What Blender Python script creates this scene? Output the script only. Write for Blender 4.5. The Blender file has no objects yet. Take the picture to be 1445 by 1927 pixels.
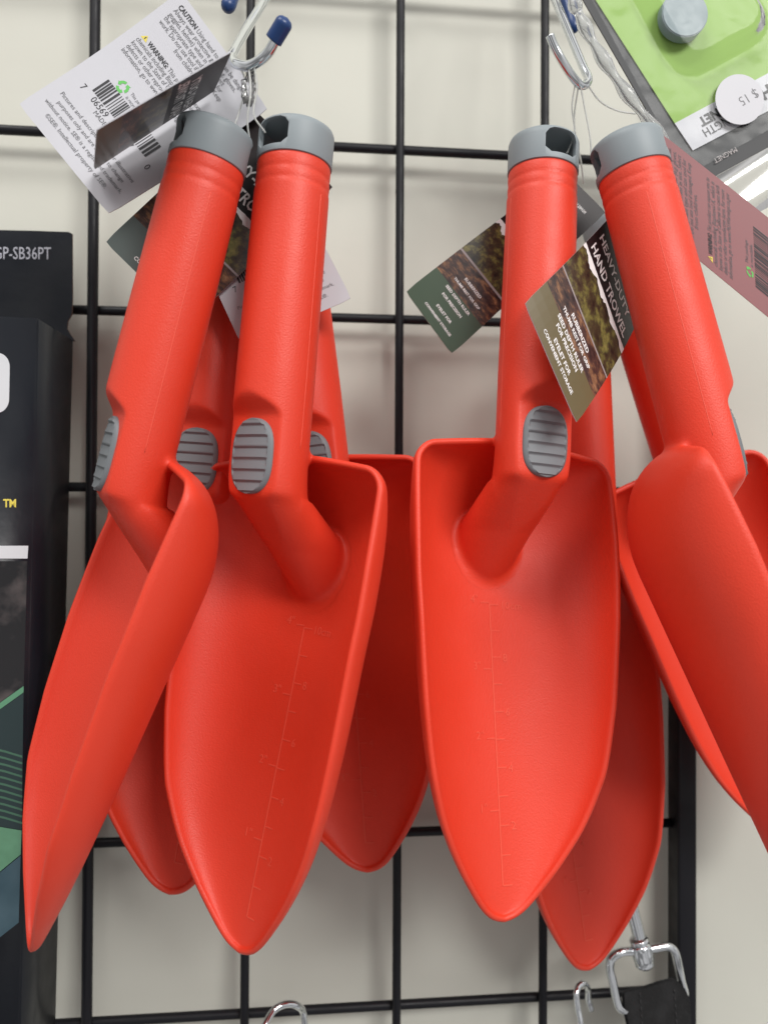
import bpy, bmesh, math, random
import numpy as np
from mathutils import Vector, Matrix
from mathutils.bvhtree import BVHTree

S = bpy.context.scene
COL = S.collection
MM = 0.001
random.seed(4)

# ------------------------------------------------------------------ camera
IMG_W, IMG_H, F_PX = 1445.0, 1927.0, 1500.0
CAM = np.array([-20.1, -351.6, -3.15])            # millimetres; the wire grid is the plane Y = 0
PITCH, ROLL, YAW = 0.0109, 0.0044, 0.1005
fw = np.array([math.sin(YAW)*math.cos(PITCH), math.cos(YAW)*math.cos(PITCH), math.sin(PITCH)])
r0 = np.cross(fw, [0, 0, 1.0]); r0 /= np.linalg.norm(r0)
u0 = np.cross(r0, fw)
rt = r0*math.cos(ROLL)+u0*math.sin(ROLL)
up = -r0*math.sin(ROLL)+u0*math.cos(ROLL)
cd = bpy.data.cameras.new('camera')
cam = bpy.data.objects.new('camera', cd); COL.objects.link(cam); S.camera = cam
m = Matrix.Identity(4)
for i in range(3):
    m[i][0], m[i][1], m[i][2], m[i][3] = rt[i], up[i], -fw[i], CAM[i]*MM
cam.matrix_world = m
cd.sensor_fit = 'VERTICAL'; cd.sensor_height = 36.0; cd.sensor_width = 27.0
cd.lens = 36.0*F_PX/IMG_H
cd.clip_start = 0.01; cd.clip_end = 50
cd.dof.use_dof = True; cd.dof.focus_distance = 0.288; cd.dof.aperture_fstop = 9.0

# ------------------------------------------------------------------ light
W = bpy.data.worlds.new("World"); S.world = W; W.use_nodes = True
bg = W.node_tree.nodes['Background']
wt = W.node_tree; tcw = wt.nodes.new('ShaderNodeTexCoord'); sx = wt.nodes.new('ShaderNodeSeparateXYZ'); rp = wt.nodes.new('ShaderNodeValToRGB'); mpw = wt.nodes.new('ShaderNodeMapRange')
mpw.inputs[1].default_value = -1; mpw.inputs[2].default_value = 1
wt.links.new(tcw.outputs['Generated'], sx.inputs[0]); wt.links.new(sx.outputs['Z'], mpw.inputs[0]); wt.links.new(mpw.outputs[0], rp.inputs[0]); nzw = wt.nodes.new('ShaderNodeTexNoise'); nzw.inputs['Scale'].default_value = 2.6; nzw.inputs['Detail'].default_value = 0
crw = wt.nodes.new('ShaderNodeMapRange'); crw.inputs[1].default_value = .38; crw.inputs[2].default_value = .62; crw.inputs[3].default_value = .45; crw.inputs[4].default_value = 1.5
mlw = wt.nodes.new('ShaderNodeMix'); mlw.data_type = 'RGBA'; mlw.blend_type = 'MULTIPLY'; mlw.inputs['Factor'].default_value = 1
wt.links.new(tcw.outputs['Generated'], nzw.inputs['Vector']); wt.links.new(nzw.outputs['Fac'], crw.inputs[0])
wt.links.new(rp.outputs[0], mlw.inputs['A']); wt.links.new(crw.outputs[0], mlw.inputs['B']); wt.links.new(mlw.outputs['Result'], bg.inputs['Color'])
e_ = rp.color_ramp.elements; e_[0].position = .30; e_[0].color = (.60, .585, .58, 1); e_[1].position = .82; e_[1].color = (1.0, .985, .96, 1)
q_ = e_.new(.5); q_.color = (.68, .665, .66, 1)
bg.inputs['Strength'].default_value = 0.60
def area(name, loc, target, sx, sy, power, color):
    l = bpy.data.lights.new(name, 'AREA'); l.shape = 'RECTANGLE'; l.size = sx; l.size_y = sy
    l.energy = power; l.color = color
    o = bpy.data.objects.new(name, l); COL.objects.link(o)
    o.location = loc
    d = Vector(target)-Vector(loc)
    o.rotation_euler = d.to_track_quat('-Z', 'Y').to_euler()
    return o
area('ceiling_light', (0.95, -1.85, 1.20), (0, 0, 0), 1.05, 0.55, 40, (1.0, 0.98, 0.95))
area('ceiling_light', (-0.85, -1.20, 1.95), (0, 0, 0), 1.2, 0.50, 27, (1.0, 0.98, 0.95))
S.view_settings.view_transform = 'Standard'; S.view_settings.look = 'None'
S.view_settings.exposure = 0; S.view_settings.gamma = 1; S.view_settings.use_curve_mapping = False
S.render.engine = 'CYCLES'
S.cycles.use_denoising = True
S.cycles.max_bounces = 10; S.cycles.diffuse_bounces = 5; S.cycles.transparent_max_bounces = 16

# ------------------------------------------------------------------ helpers
def P(u, v, Y):
    """a point of the shop display: pixel of the photograph carried to the depth plane Y (mm)"""
    d = rt*((u-IMG_W/2)/F_PX)+up*((IMG_H/2-v)/F_PX)+fw
    t = (Y-CAM[1])/d[1]
    return CAM+t*d

def rot(yaw, lat, pit):
    c, s = math.cos(yaw), math.sin(yaw); A = np.array([[c, -s, 0], [s, c, 0], [0, 0, 1]])
    c, s = math.cos(pit), math.sin(pit); B = np.array([[1, 0, 0], [0, c, -s], [0, s, c]])
    c, s = math.cos(lat), math.sin(lat); D = np.array([[c, 0, s], [0, 1, 0], [-s, 0, c]])
    return D@B@A

def link(name, me, mats, parent=None, smooth=True):
    o = bpy.data.objects.new(name, me); COL.objects.link(o)
    for mt in (mats if isinstance(mats, (list, tuple)) else [mats]):
        me.materials.append(mt)
    if smooth:
        me.polygons.foreach_set('use_smooth', [True]*len(me.polygons))
    if parent: o.parent = parent
    return o

def mesh(name, verts, faces, mats, parent=None, smooth=True, idx=None):
    me = bpy.data.meshes.new(name)
    me.from_pydata([tuple(float(c)*MM for c in v) for v in verts], [], faces)
    o = link(name, me, mats, parent, smooth)
    if idx is not None: me.polygons.foreach_set('material_index', idx)
    me.update()
    return o

def bmobj(name, bm, mats, parent=None, smooth=True):
    me = bpy.data.meshes.new(name); bm.to_mesh(me); bm.free()
    return link(name, me, mats, parent, smooth)

def tag(o, label, cat, group=None):
    o['label'] = label; o['category'] = cat
    if group: o['group'] = group
    return o

def empty(name, loc):
    o = bpy.data.objects.new(name, None); COL.objects.link(o); o.location = Vector(loc)*MM
    o.empty_display_size = 0.01
    bpy.context.view_layer.update()
    return o

def spline(pts, n=10):
    """Catmull-Rom through the points"""
    pts = [np.array(p, float) for p in pts]
    q = [2*pts[0]-pts[1]]+pts+[2*pts[-1]-pts[-2]]
    out = []
    for i in range(1, len(q)-2):
        for k in range(n):
            t = k/n
            out.append(.5*((2*q[i])+(-q[i-1]+q[i+1])*t+(2*q[i-1]-5*q[i]+4*q[i+1]-q[i+2])*t*t+(-q[i-1]+3*q[i]-3*q[i+1]+q[i+2])*t**3))
    out.append(pts[-1])
    return out

def tube_data(path, radius, sides=14, closed=False, cap=True):
    path = [np.array(p, float) for p in path]; n = len(path)
    rad = radius if hasattr(radius, '__len__') else [radius]*n
    V, Fc = [], []
    prev = None
    for i in range(n):
        a = path[i-1] if (i or closed) else path[i]
        b = path[(i+1) % n] if (i < n-1 or closed) else path[i]
        t = b-a; t /= np.linalg.norm(t)+1e-12
        if prev is None:
            h = np.array([0, 0, 1.0]) if abs(t[2]) < .9 else np.array([1.0, 0, 0])
            nrm = np.cross(t, h)
        else:
            nrm = prev-t*np.dot(prev, t)
        nrm /= np.linalg.norm(nrm)+1e-12; prev = nrm
        bn = np.cross(t, nrm)
        for k in range(sides):
            an = 2*math.pi*k/sides
            V.append(path[i]+rad[i]*(math.cos(an)*nrm+math.sin(an)*bn))
    m_ = n if closed else n-1
    for i in range(m_):
        for k in range(sides):
            a, b = i*sides+k, i*sides+(k+1) % sides
            c, d = ((i+1) % n)*sides+(k+1) % sides, ((i+1) % n)*sides+k
            Fc.append((a, b, c, d))
    if cap and not closed:
        Fc.append(tuple(range(sides))[::-1]); Fc.append(tuple((n-1)*sides+k for k in range(sides)))
    return V, Fc

def tube(name, path, radius, mat, parent=None, sides=14, closed=False):
    V, Fc = tube_data(path, radius, sides, closed)
    return mesh(name, V, Fc, mat, parent)

def merge(parts):
    V, Fc = [], []
    for v, f in parts:
        o = len(V); V += list(v); Fc += [tuple(i+o for i in q) for q in f]
    return V, Fc

def evaluated(o):
    dg = bpy.context.evaluated_depsgraph_get()
    return bpy.data.meshes.new_from_object(o.evaluated_get(dg))

def kill(o):
    me = o.data; bpy.data.objects.remove(o)
    if me and me.users == 0: bpy.data.meshes.remove(me)

# ------------------------------------------------------------------ materials
def mat(name, color, rough=.5, metal=0., bump=None, coat=0., spec=.5, sss=None, transmission=0., ior=1.5, noise=None, rnoise=None):
    mt = bpy.data.materials.new(name); mt.use_nodes = True
    nt = mt.node_tree; b = nt.nodes['Principled BSDF']
    b.inputs['Base Color'].default_value = (*color, 1); b.inputs['Roughness'].default_value = rough
    b.inputs['Metallic'].default_value = metal; b.inputs['Specular IOR Level'].default_value = spec
    b.inputs['Coat Weight'].default_value = coat; b.inputs['Coat Roughness'].default_value = .15
    b.inputs['Transmission Weight'].default_value = transmission; b.inputs['IOR'].default_value = ior
    if sss:
        b.inputs['Subsurface Weight'].default_value = sss[0]
        b.inputs['Subsurface Radius'].default_value = sss[1]
        b.inputs['Subsurface Scale'].default_value = 1.0
    tc = nt.nodes.new('ShaderNodeTexCoord')
    if bump:
        scale, dist, strength = bump
        nz = nt.nodes.new('ShaderNodeTexNoise'); nz.inputs['Scale'].default_value = scale; nz.inputs['Detail'].default_value = 3
        bp = nt.nodes.new('ShaderNodeBump'); bp.inputs['Distance'].default_value = dist; bp.inputs['Strength'].default_value = strength
        nt.links.new(tc.outputs['Object'], nz.inputs['Vector'])
        nt.links.new(nz.outputs['Fac'], bp.inputs['Height']); nt.links.new(bp.outputs['Normal'], b.inputs['Normal'])
    if noise:
        scale, c2, lo, hi = noise
        nz = nt.nodes.new('ShaderNodeTexNoise'); nz.inputs['Scale'].default_value = scale; nz.inputs['Detail'].default_value = 5
        nt.links.new(tc.outputs['Object'], nz.inputs['Vector'])
        mr = nt.nodes.new('ShaderNodeMapRange'); mr.inputs[1].default_value = lo; mr.inputs[2].default_value = hi
        nt.links.new(nz.outputs['Fac'], mr.inputs[0])
        mx = nt.nodes.new('ShaderNodeMix'); mx.data_type = 'RGBA'
        mx.inputs['A'].default_value = (*color, 1); mx.inputs['B'].default_value = (*c2, 1)
        nt.links.new(mr.outputs[0], mx.inputs['Factor']); nt.links.new(mx.outputs['Result'], b.inputs['Base Color'])
    if rnoise:
        scale, lo, hi = rnoise
        nz = nt.nodes.new('ShaderNodeTexNoise'); nz.inputs['Scale'].default_value = scale; nz.inputs['Detail'].default_value = 4
        nt.links.new(tc.outputs['Object'], nz.inputs['Vector'])
        mr = nt.nodes.new('ShaderNodeMapRange'); mr.inputs[1].default_value = .3; mr.inputs[2].default_value = .7
        mr.inputs[3].default_value = lo; mr.inputs[4].default_value = hi
        nt.links.new(nz.outputs['Fac'], mr.inputs[0]); nt.links.new(mr.outputs[0], b.inputs['Roughness'])
    return mt

def clear_plastic(name, tint=(1, 1, 1), gloss=.35, rough=.06):
    """thin clear sheet: mostly passes light straight, with a glossy skin"""
    mt = bpy.data.materials.new(name); mt.use_nodes = True; nt = mt.node_tree
    nt.nodes.remove(nt.nodes['Principled BSDF']); out = nt.nodes['Material Output']
    tr = nt.nodes.new('ShaderNodeBsdfTransparent'); tr.inputs['Color'].default_value = (*tint, 1)
    gl = nt.nodes.new('ShaderNodeBsdfGlossy'); gl.inputs['Roughness'].default_value = rough
    lw = nt.nodes.new('ShaderNodeLayerWeight'); lw.inputs['Blend'].default_value = gloss
    mx = nt.nodes.new('ShaderNodeMixShader')
    nt.links.new(lw.outputs['Fresnel'], mx.inputs[0]); nt.links.new(tr.outputs[0], mx.inputs[1]); nt.links.new(gl.outputs[0], mx.inputs[2])
    nt.links.new(mx.outputs[0], out.inputs['Surface'])
    return mt

RED = mat('red_plastic', (0.72, 0.047, 0.019), .48, bump=(1700, .00018, .6), sss=(.06, (.004, .0008, .0004)), rnoise=(45, .42, .54))
MARK = mat('marking_highlight', (.76, .085, .045), .55)  # same red plastic as the blade, with the raised edges' highlight painted in
SEAM = mat('seam_flash', (.80, .10, .06), .5)
PADGREY = mat('pad_rubber', (.16, .172, .185), .55, bump=(1500, .00008, .3))
GREY = mat('grey_plastic', (0.25, 0.285, 0.305), .5, bump=(1800, .00005, .3))
STRAW = mat('clear_nylon', (.85, .86, .84), .35, transmission=.6, ior=1.4)
BLACKWIRE = mat('black_powder_coat', (.007, .007, .010), .45, spec=.3, bump=(900, .0001, .4), rnoise=(80, .35, .6))
CHROME = mat('chrome', (.76, .79, .82), .10, metal=1.)
NICKEL = mat('nickel', (.80, .77, .72), .14, metal=1.)
BLUE = mat('blue_vinyl', (.012, .045, .16), .35)
WALL = mat('wall_paint', (.605, .605, .54), .75, bump=(120, .0004, .25), noise=(9, (.565, .56, .50), .35, .75))
WHITECARD = mat('white_card', (.55, .55, .59), .5, noise=(25, (.515, .515, .55), .3, .8))
INK = mat('black_ink', (.03, .03, .035), .5)
INKGREY = mat('grey_ink', (.12, .12, .13), .5)
WHITEINK = mat('white_ink', (.80, .78, .78), .45)
GREENINK = mat('green_ink', (.12, .48, .10), .5)
YELLOWINK = mat('yellow_ink', (.72, .60, .10), .5)

# ------------------------------------------------------------------ wall and wire grid
KG = 1.07; GY = CAM[1]+351.6*KG
X0, CW, Z0, CH = CAM[0]+(-109.9-CAM[0])*KG, 65.76*KG, CAM[2]+(163.15-CAM[2])*KG, 76.2*KG
mesh('wall', [(-900, GY+13, -900), (900, GY+13, -900), (900, GY+13, 900), (-900, GY+13, 900), (-900, GY+60, -900), (900, GY+60, -900), (900, GY+60, 900), (-900, GY+60, 900)],
     [(0, 1, 2, 3), (5, 4, 7, 6), (0, 4, 5, 1), (3, 2, 6, 7), (0, 3, 7, 4), (1, 5, 6, 2)], WALL, smooth=False)['kind'] = 'structure'

grid = empty('wire_grid_panel', (X0+2*CW, GY, Z0-7*CH))
def child_tube(name, a, b, r, parent, matl, sides=16):
    off = np.array(parent.location)/MM
    n = 24
    path = [np.array(a)+(np.array(b)-np.array(a))*i/n-off for i in range(n+1)]
    return tube(name, path, r, matl, parent, sides)
top, bot = Z0+3*CH, Z0-8*CH
for i in range(-6, 4):
    child_tube('vertical_wire', (X0+CW*i, GY-2.1, top), (X0+CW*i, GY-2.1, bot), 2.05 if i != 0 else 2.45, grid, BLACKWIRE)
XF = X0+CW*3.955
for j in range(-3, 9):
    child_tube('horizontal_wire', (X0-6.5*CW, GY+2.0, Z0-CH*j), (XF, GY+2.0, Z0-CH*j), 2.2, grid, BLACKWIRE)
def box_data(x0, x1, y0, y1, z0, z1):
    return [(x0, y0, z0), (x1, y0, z0), (x1, y1, z0), (x0, y1, z0), (x0, y0, z1), (x1, y0, z1), (x1, y1, z1), (x0, y1, z1)], \
        [(0, 1, 5, 4), (1, 2, 6, 5), (2, 3, 7, 6), (3, 0, 4, 7), (4, 5, 6, 7), (3, 2, 1, 0)]
def bevel_box(name, x0, x1, y0, y1, z0, z1, b, matl, parent=None, off=(0, 0, 0), seg=3):
    bm = bmesh.new()
    V, Fc = box_data(x0, x1, y0, y1, z0, z1)
    vs = [bm.verts.new(tuple((v[i]-off[i])*MM for i in range(3))) for v in V]
    for f in Fc: bm.faces.new([vs[i] for i in f])
    bmesh.ops.bevel(bm, geom=bm.edges[:], offset=b*MM, segments=seg, affect='EDGES', profile=.5)
    o = bmobj(name, bm, matl, parent)
    return o
bevel_box('frame_tube', XF-1.5, XF+8.0, GY-6, GY+6, bot, top, 1.2, BLACKWIRE, grid, off=np.array(grid.location)/MM)
tag(grid, 'black wire grid display panel with square cells in front of the cream wall', 'grid panel')

# ------------------------------------------------------------------ hand trowel (local mm: z = 0 cap top, -y is the front)
SH, TIP = 121.5, 288.3
L = TIP-SH
wz = np.array([0, 6, 14, 30, 45, 60, 75, 90, 105, 115, 127, 137, 147, 156, 161, 164.6, 166.3, 166.8])
ww = np.array([41.6, 42.1, 42.5, 42.8, 42.6, 41.6, 40.5, 39.2, 37.0, 35.0, 31.0, 26.4, 20.4, 14.0, 10.0, 6.2, 2.8, 0.02])
_sg = np.arange(-20, L+30, .25)
_w2 = np.where(_sg < L, np.interp(_sg, wz, ww)**2, -(_sg-L)*46.0)
_k = np.exp(-.5*(np.arange(-24, 25)*.25/2.6)**2); _k /= _k.sum()
_w2 = np.convolve(np.pad(_w2, 24, mode='edge'), _k, mode='valid')
L_END = float(_sg[np.argmax(_w2 < 3.3)])
def halfw(s):
    return np.maximum(np.sqrt(np.maximum(np.interp(s, _sg, _w2), 0))-1.6, .25)
RC = 5.5
def half_outline(s):
    w = np.array(halfw(s), float)
    k = np.clip(s/RC, 0, 1)
    return w-RC*(1-np.sqrt(np.clip(1-(1-k)**2, 0, 1)))
ry_s = np.array([0, 12, 30, 60, 90, 115, 135, 150, 160, 166.8])
ry_v = np.array([10.0, 7.6, 4.4, 0.6, -1.6, -2.2, 0.2, 3.2, 5.6, 7.2])
def rimy(s): return np.interp(s, ry_s, ry_v)
def floory(s): return 36.8-0.177*s
TW = 36.0
def topramp(s):
    k = np.clip(1-s/TW, 0, 1)
    return (1-k**2.3)**(1/1.9)
def bladey(x, s):
    w = max(float(half_outline(s)), 1e-6)
    q = min(abs(x)/w, 1.0)
    n = 2.08
    c = (1-q**n)**(1/n)
    D = max(float(floory(s)-rimy(s)), 0.0)
    return float(rimy(s))+D*c*float(topramp(np.array(s)))

def hump(x, s):
    return 4.6*(1-min(abs(x)/40.0, 1)**1.4)*max(0.0, 1-s/26.0)**1.5

S_TIP = 148.0
def blade_mesh():
    s_list = list(TW*(1-np.cos(np.linspace(0, math.pi/2, 20))))+list(np.linspace(TW, S_TIP, 36)[1:])
    global S_ROWS
    S_ROWS = s_list
    th = np.linspace(-math.pi/2, math.pi/2, 57)
    V, Fc = [], []
    n = 2.08
    for s in s_list:
        w = float(half_outline(s)); D = max(float(floory(s)-rimy(s)), .2)*float(topramp(np.array(s)))
        for t in th:
            q = abs(math.sin(t))**(2/n)*(1 if t >= 0 else -1); c = abs(math.cos(t))**(2/n)
            V.append((w*q, float(rimy(s))+D*c, -SH-s+hump(w*q, s)))
    # the rounded tip: columns run on from the last straight row to the outline
    tab_s = np.linspace(L_END, S_TIP, 400); tab_w = np.array([float(half_outline(v)) for v in tab_s])
    m_ = 14
    w0 = float(half_outline(S_TIP))
    for j in range(1, m_+1):
        f = math.sin(j/m_*math.pi/2)
        for t in th:
            q = abs(math.sin(t))**(2/n)*(1 if t >= 0 else -1)
            x = w0*q
            sa = S_TIP if abs(abs(t)-math.pi/2) < 1e-6 else float(np.interp(abs(x), tab_w, tab_s))
            s = S_TIP+(sa-S_TIP)*f
            y = float(rimy(s)) if j == m_ else bladey(x, s)
            V.append((x, y, -SH-s))
        s_list = s_list+[s]
    N = len(th)
    for i in range(len(s_list)-1):
        for k in range(N-1):
            Fc.append((i*N+k, i*N+k+1, (i+1)*N+k+1, (i+1)*N+k))
    return V, Fc

TH = 2.3
def blade_shell():
    V, Fc = blade_mesh()
    A = np.array(V); nr = len(A)//57
    G = A.reshape(nr, 57, 3)
    du = np.zeros_like(G); dv = np.zeros_like(G)
    du[:, 1:-1] = G[:, 2:]-G[:, :-2]; du[:, 0] = G[:, 1]-G[:, 0]; du[:, -1] = G[:, -1]-G[:, -2]
    dv[1:-1] = G[2:]-G[:-2]; dv[0] = G[1]-G[0]; dv[-1] = G[-1]-G[-2]
    Nn = np.cross(du, dv); Nn /= np.linalg.norm(Nn, axis=2)[..., None]+1e-12
    if Nn[nr//3, 28, 1] < 0: Nn = -Nn
    Nn = np.nan_to_num(Nn)
    # walls at the rim look straight outwards; keep the offset direction sane along the boundary
    O = G+Nn*TH
    nf = len(S_ROWS)
    for i in range(nf, nr): O[i, 0] = O[nf-1, 0]; O[i, 56] = O[nf-1, 56]
    bd = [(0, k) for k in range(57)]+[(i, 56) for i in range(1, nf)]+[(nr-1, k) for k in range(55, 0, -1)]+[(i, 0) for i in range(nf-1, 0, -1)]
    # smooth the outer rim line a little so it stays an even lip
    def onrm(i, sg):
        e = .04; s0 = min(max(S_ROWS[i], .03), L_END-.03)
        wp = float((half_outline(np.array(min(s0+e, L_END)))-half_outline(np.array(max(s0-e, 0))))/(min(s0+e, L_END)-max(s0-e, 0)))
        v = np.array([sg, 0, sg*sg*wp]); return v/np.linalg.norm(v)
    ring = np.zeros((len(bd), 3))
    for q, (i, k) in enumerate(bd):
        if i == nr-1:
            tg = G[i, k+1]-G[i, k-1]; v = np.array([tg[2], 0, -tg[0]])
            ring[q] = v/np.linalg.norm(v)*(1 if v[2] < 0 else -1)
        elif i == 0:
            lim_ = onrm(i, 1); amax = math.atan2(lim_[0], abs(lim_[2]))
            a_ = (k-28)/28*amax
            ring[q] = (math.sin(a_), 0, -math.cos(a_) if i else math.cos(a_))
        else: ring[q] = onrm(i, -1 if k == 0 else 1)
    for _ in range(3): ring = .5*ring+.25*(np.roll(ring, 1, 0)+np.roll(ring, -1, 0))
    ring = ring/np.linalg.norm(ring, axis=1)[:, None]*TH
    for (i, k), d in zip(bd, ring): O[i, k] = G[i, k]+d
    for i in range(nf, nr): O[i, 0] = O[nf-1, 0]; O[i, 56] = O[nf-1, 56]
    n1 = nr*57
    verts = [tuple(v) for v in A]+[tuple(v) for v in O.reshape(-1, 3)]
    faces = list(Fc)+[tuple(n1+i for i in f)[::-1] for f in Fc]
    # rounded lip: two extra loops bulging towards the front
    base = len(verts); loops = []
    nb = len(bd)
    for t, bul in ((.22, .62), (.5, .80), (.78, .62)):
        loops.append(len(verts))
        for q, (i, k) in enumerate(bd):
            d = ring[q]; inn = np.array(G[i, k])
            # outward of the sheet: away from the neighbouring inner row
            nbv = inn+np.array([0, 1.0, 0])
            o_ = inn-np.array(nbv); o_ -= d*np.dot(o_, d)/TH**2
            o_ /= np.linalg.norm(o_)+1e-9
            verts.append(tuple(inn+d*t+o_*bul))
    # even out the lip direction
    for lp in loops:
        off = np.array([np.array(verts[lp+q])-np.array(G[bd[q]]) for q in range(nb)])
        for _ in range(10): off = .5*off+.25*(np.roll(off, 1, 0)+np.roll(off, -1, 0))
        for q in range(nb): verts[lp+q] = tuple(np.array(G[bd[q]])+off[q])
    chain = [lambda q: bd[q % nb][0]*57+bd[q % nb][1]]+[(lambda lp: (lambda q: lp+q % nb))(lp) for lp in loops]+[lambda q: n1+bd[q % nb][0]*57+bd[q % nb][1]]
    for a, b in zip(chain[:-1], chain[1:]):
        for q in range(nb): faces.append((a(q), b(q), b(q+1), a(q+1)))
    return verts, faces

def handle_sections():
    """horizontal slices from under the cap to the end of the neck"""
    out = []
    zs = [-14.2]+list(np.arange(-15, -96, -1.0))+list(np.arange(-96, -176, -0.75))
    for z in zs:
        d = -z
        r = 13.0+0.7*np.clip((d-20)/70, 0, 1)
        if d < 15: r = 12.2
        elif d < 16: r = 12.6
        elif 19.2 < d < 20.2 or 23.6 < d < 24.6: r -= .45
        elif d < 24.6: r -= .12
        rx, cy, ry = r, 0.0, r
        fy = -99.0
        if d > 96:
            k = np.clip((d-96)/9.0, 0, 1); k = k*k*(3-2*k)
            fy = -r+(r-7.6)*k
        if d > 131.5:
            t = (d-131.5)/40.0
            yf = -7.6+(t*38.5)
            k2 = np.clip(t/0.25, 0, 1)
            k3 = np.clip(t/.45, 0, 1)
            fy = yf if k3 < 1 else -99.0
            rx = r+.6*min(t*3, 1)-2.6*np.clip(t, 0, 1)**2.6
            ry = 13.5+3.0*min(t*2.2, 1)
            cy = yf+ry-2.4*(1-k3)
        elif d > 118:
            cy = 1.5*((d-118)/13.5)**2
        out.append((z, rx, ry, cy, fy))
    return out

def handle_mesh():
    V, Fc = [], []
    N = 72
    secs = handle_sections()
    for z, rx, ry, cy, fy in secs:
        d = -z; s = d-SH
        for k in range(N):
            a = 2*math.pi*k/N
            x, y = rx*math.cos(a), cy+ry*math.sin(a)
            if fy > -90 and y < fy:
                y = fy + .12*(y-fy)
            lim = 13.7
            if s > 0:
                lim = max(min(13.7, 13.7), bladey(x, s)+1.0) if s < 14 else bladey(x, s)+1.0
            y = min(y, lim)
            V.append((x, y, z))
    for i in range(len(secs)-1):
        for k in range(N):
            Fc.append((i*N+k, (i+1)*N+k, (i+1)*N+(k+1) % N, i*N+(k+1) % N))
    Fc.append(tuple(range(N))); n = (len(secs)-1)*N
    Fc.append(tuple(n+k for k in range(N))[::-1])
    return V, Fc

def build_trowel():
    root = empty('hand_trowel', (0, 0, 0))
    # red body: blade shell + handle + neck fused into one moulding, then divided at the joint
    tmp = mesh('tmp_blade', *blade_shell(), RED)
    bm = bmesh.new(); bm.from_mesh(tmp.data); bmesh.ops.recalc_face_normals(bm, faces=bm.faces[:])
    bmesh.ops.remove_doubles(bm, verts=bm.verts[:], dist=.00002)
    bmesh.ops.recalc_face_normals(bm, faces=bm.faces[:]); bm.to_mesh(tmp.data); bm.free()
    bl = evaluated(tmp)
    bvb = BVHTree.FromPolygons([v.co.copy() for v in bl.vertices], [tuple(p.vertices) for p in bl.polygons])
    hv, hf = handle_mesh()
    bvh = BVHTree.FromPolygons([Vector(v)*MM for v in hv], hf)
    V = [tuple(v.co/MM) for v in bl.vertices]; Fc = [tuple(p.vertices) for p in bl.polygons]
    V, Fc = merge([(V, Fc), (hv, hf)])
    body = mesh('tmp_body', V, Fc, RED)
    bm = bmesh.new(); bm.from_mesh(body.data); bmesh.ops.recalc_face_normals(bm, faces=bm.faces[:]); bm.to_mesh(body.data); bm.free()
    rm = body.modifiers.new('r', 'REMESH'); rm.mode = 'VOXEL'; rm.voxel_size = 0.55*MM; rm.adaptivity = 0
    sm = body.modifiers.new('sm', 'SMOOTH'); sm.factor = .5; sm.iterations = 7
    me = evaluated(body)
    n = len(me.vertices)
    co = np.empty(n*3); me.vertices.foreach_get('co', co); co = co.reshape(-1, 3)
    # moulded fillets: relax the surface where grip and blade meet
    ed = np.empty(len(me.edges)*2, dtype=np.int64); me.edges.foreach_get('vertices', ed); ed = ed.reshape(-1, 2)
    wgt = np.zeros(n)
    for i in np.nonzero((co[:, 2] < -.108) & (co[:, 2] > -.186) & (np.abs(co[:, 0]) < .030))[0]:
        p = Vector(co[i])
        da, db = bvb.find_nearest(p)[3], bvh.find_nearest(p)[3]
        wgt[i] = math.exp(-(max(da, db)/.0026)**2)
    zz_ = co[:, 2]; front = co[:, 1] < -.004
    lip = np.exp(-((zz_+.1335)/.004)**2)*((np.abs(co[:, 0]) < .016) & (co[:, 1] < .004))
    wgt = np.maximum(wgt, lip*.9)
    deg = np.bincount(ed.ravel(), minlength=n)[:, None].astype(float)
    for it in range(50):
        acc = np.zeros_like(co)
        for c in range(3):
            acc[:, c] = np.bincount(ed[:, 0], co[ed[:, 1], c], n)+np.bincount(ed[:, 1], co[ed[:, 0], c], n)
        co += (acc/deg-co)*(.6*wgt[:, None])
    me.vertices.foreach_set('co', co.ravel()); me.update()
    no = np.empty(n*3); me.vertices.foreach_get('normal', no); no = no.reshape(-1, 3)
    isb = np.zeros(n, bool)
    for i in range(n):
        x_, y_, z = co[i]
        if z > -0.1155: continue
        if z < -0.186 or abs(x_) > .030: isb[i] = True; continue
        p = Vector(co[i])
        a = bvb.find_nearest(p)[3]; b = bvh.find_nearest(p)[3]
        isb[i] = not (b < a or (a > .00006 and b < .0055))
    polys = [tuple(p.vertices) for p in me.polygons]
    parts = {}
    fl = [q for q in polys if sum(isb[i] for i in q) < len(q)]
    ids = sorted({i for q in fl for i in q}); mp = {i: k for k, i in enumerate(ids)}
    m2 = bpy.data.meshes.new('handle')
    m2.from_pydata([tuple(co[i]+no[i]*(.00003 if co[i, 2] < -.1155 else 0)) for i in ids], [], [tuple(mp[i] for i in q) for q in fl])
    parts['handle'] = link('handle', m2, RED, root)
    m2.normals_split_custom_set_from_vertices([tuple(no[i]) for i in ids])
    parts['blade'] = link('blade', bl.copy(), [], root)
    bvfull = BVHTree.FromPolygons([Vector(c) for c in co], polys)
    kill(tmp); kill(body); bpy.data.meshes.remove(bl); bpy.data.meshes.remove(me)
    # parting line of the mould, both sides of the grip
    segs = []
    for sg in (-1, 1):
        path = []
        for d in np.arange(27, 116, 2.5):
            hit = bvfull.ray_cast(Vector((sg*.05, .0005*1, -d*MM)), Vector((-sg, 0, 0)))
            if hit[0]: path.append(np.array(hit[0])/MM+np.array([sg*-.06, 0, 0]))
        if len(path) > 3: segs.append(tube_data(path, .16, 6))
    if segs:
        so_ = mesh('parting_seam', *merge(segs), SEAM, parts['handle'])
        bm = bmesh.new(); bm.from_mesh(so_.data); bmesh.ops.recalc_face_normals(bm, faces=bm.faces[:]); bm.to_mesh(so_.data); bm.free()
    # end cap: hollow, with a clipped-corner eyelet right through
    N = 64
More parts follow.
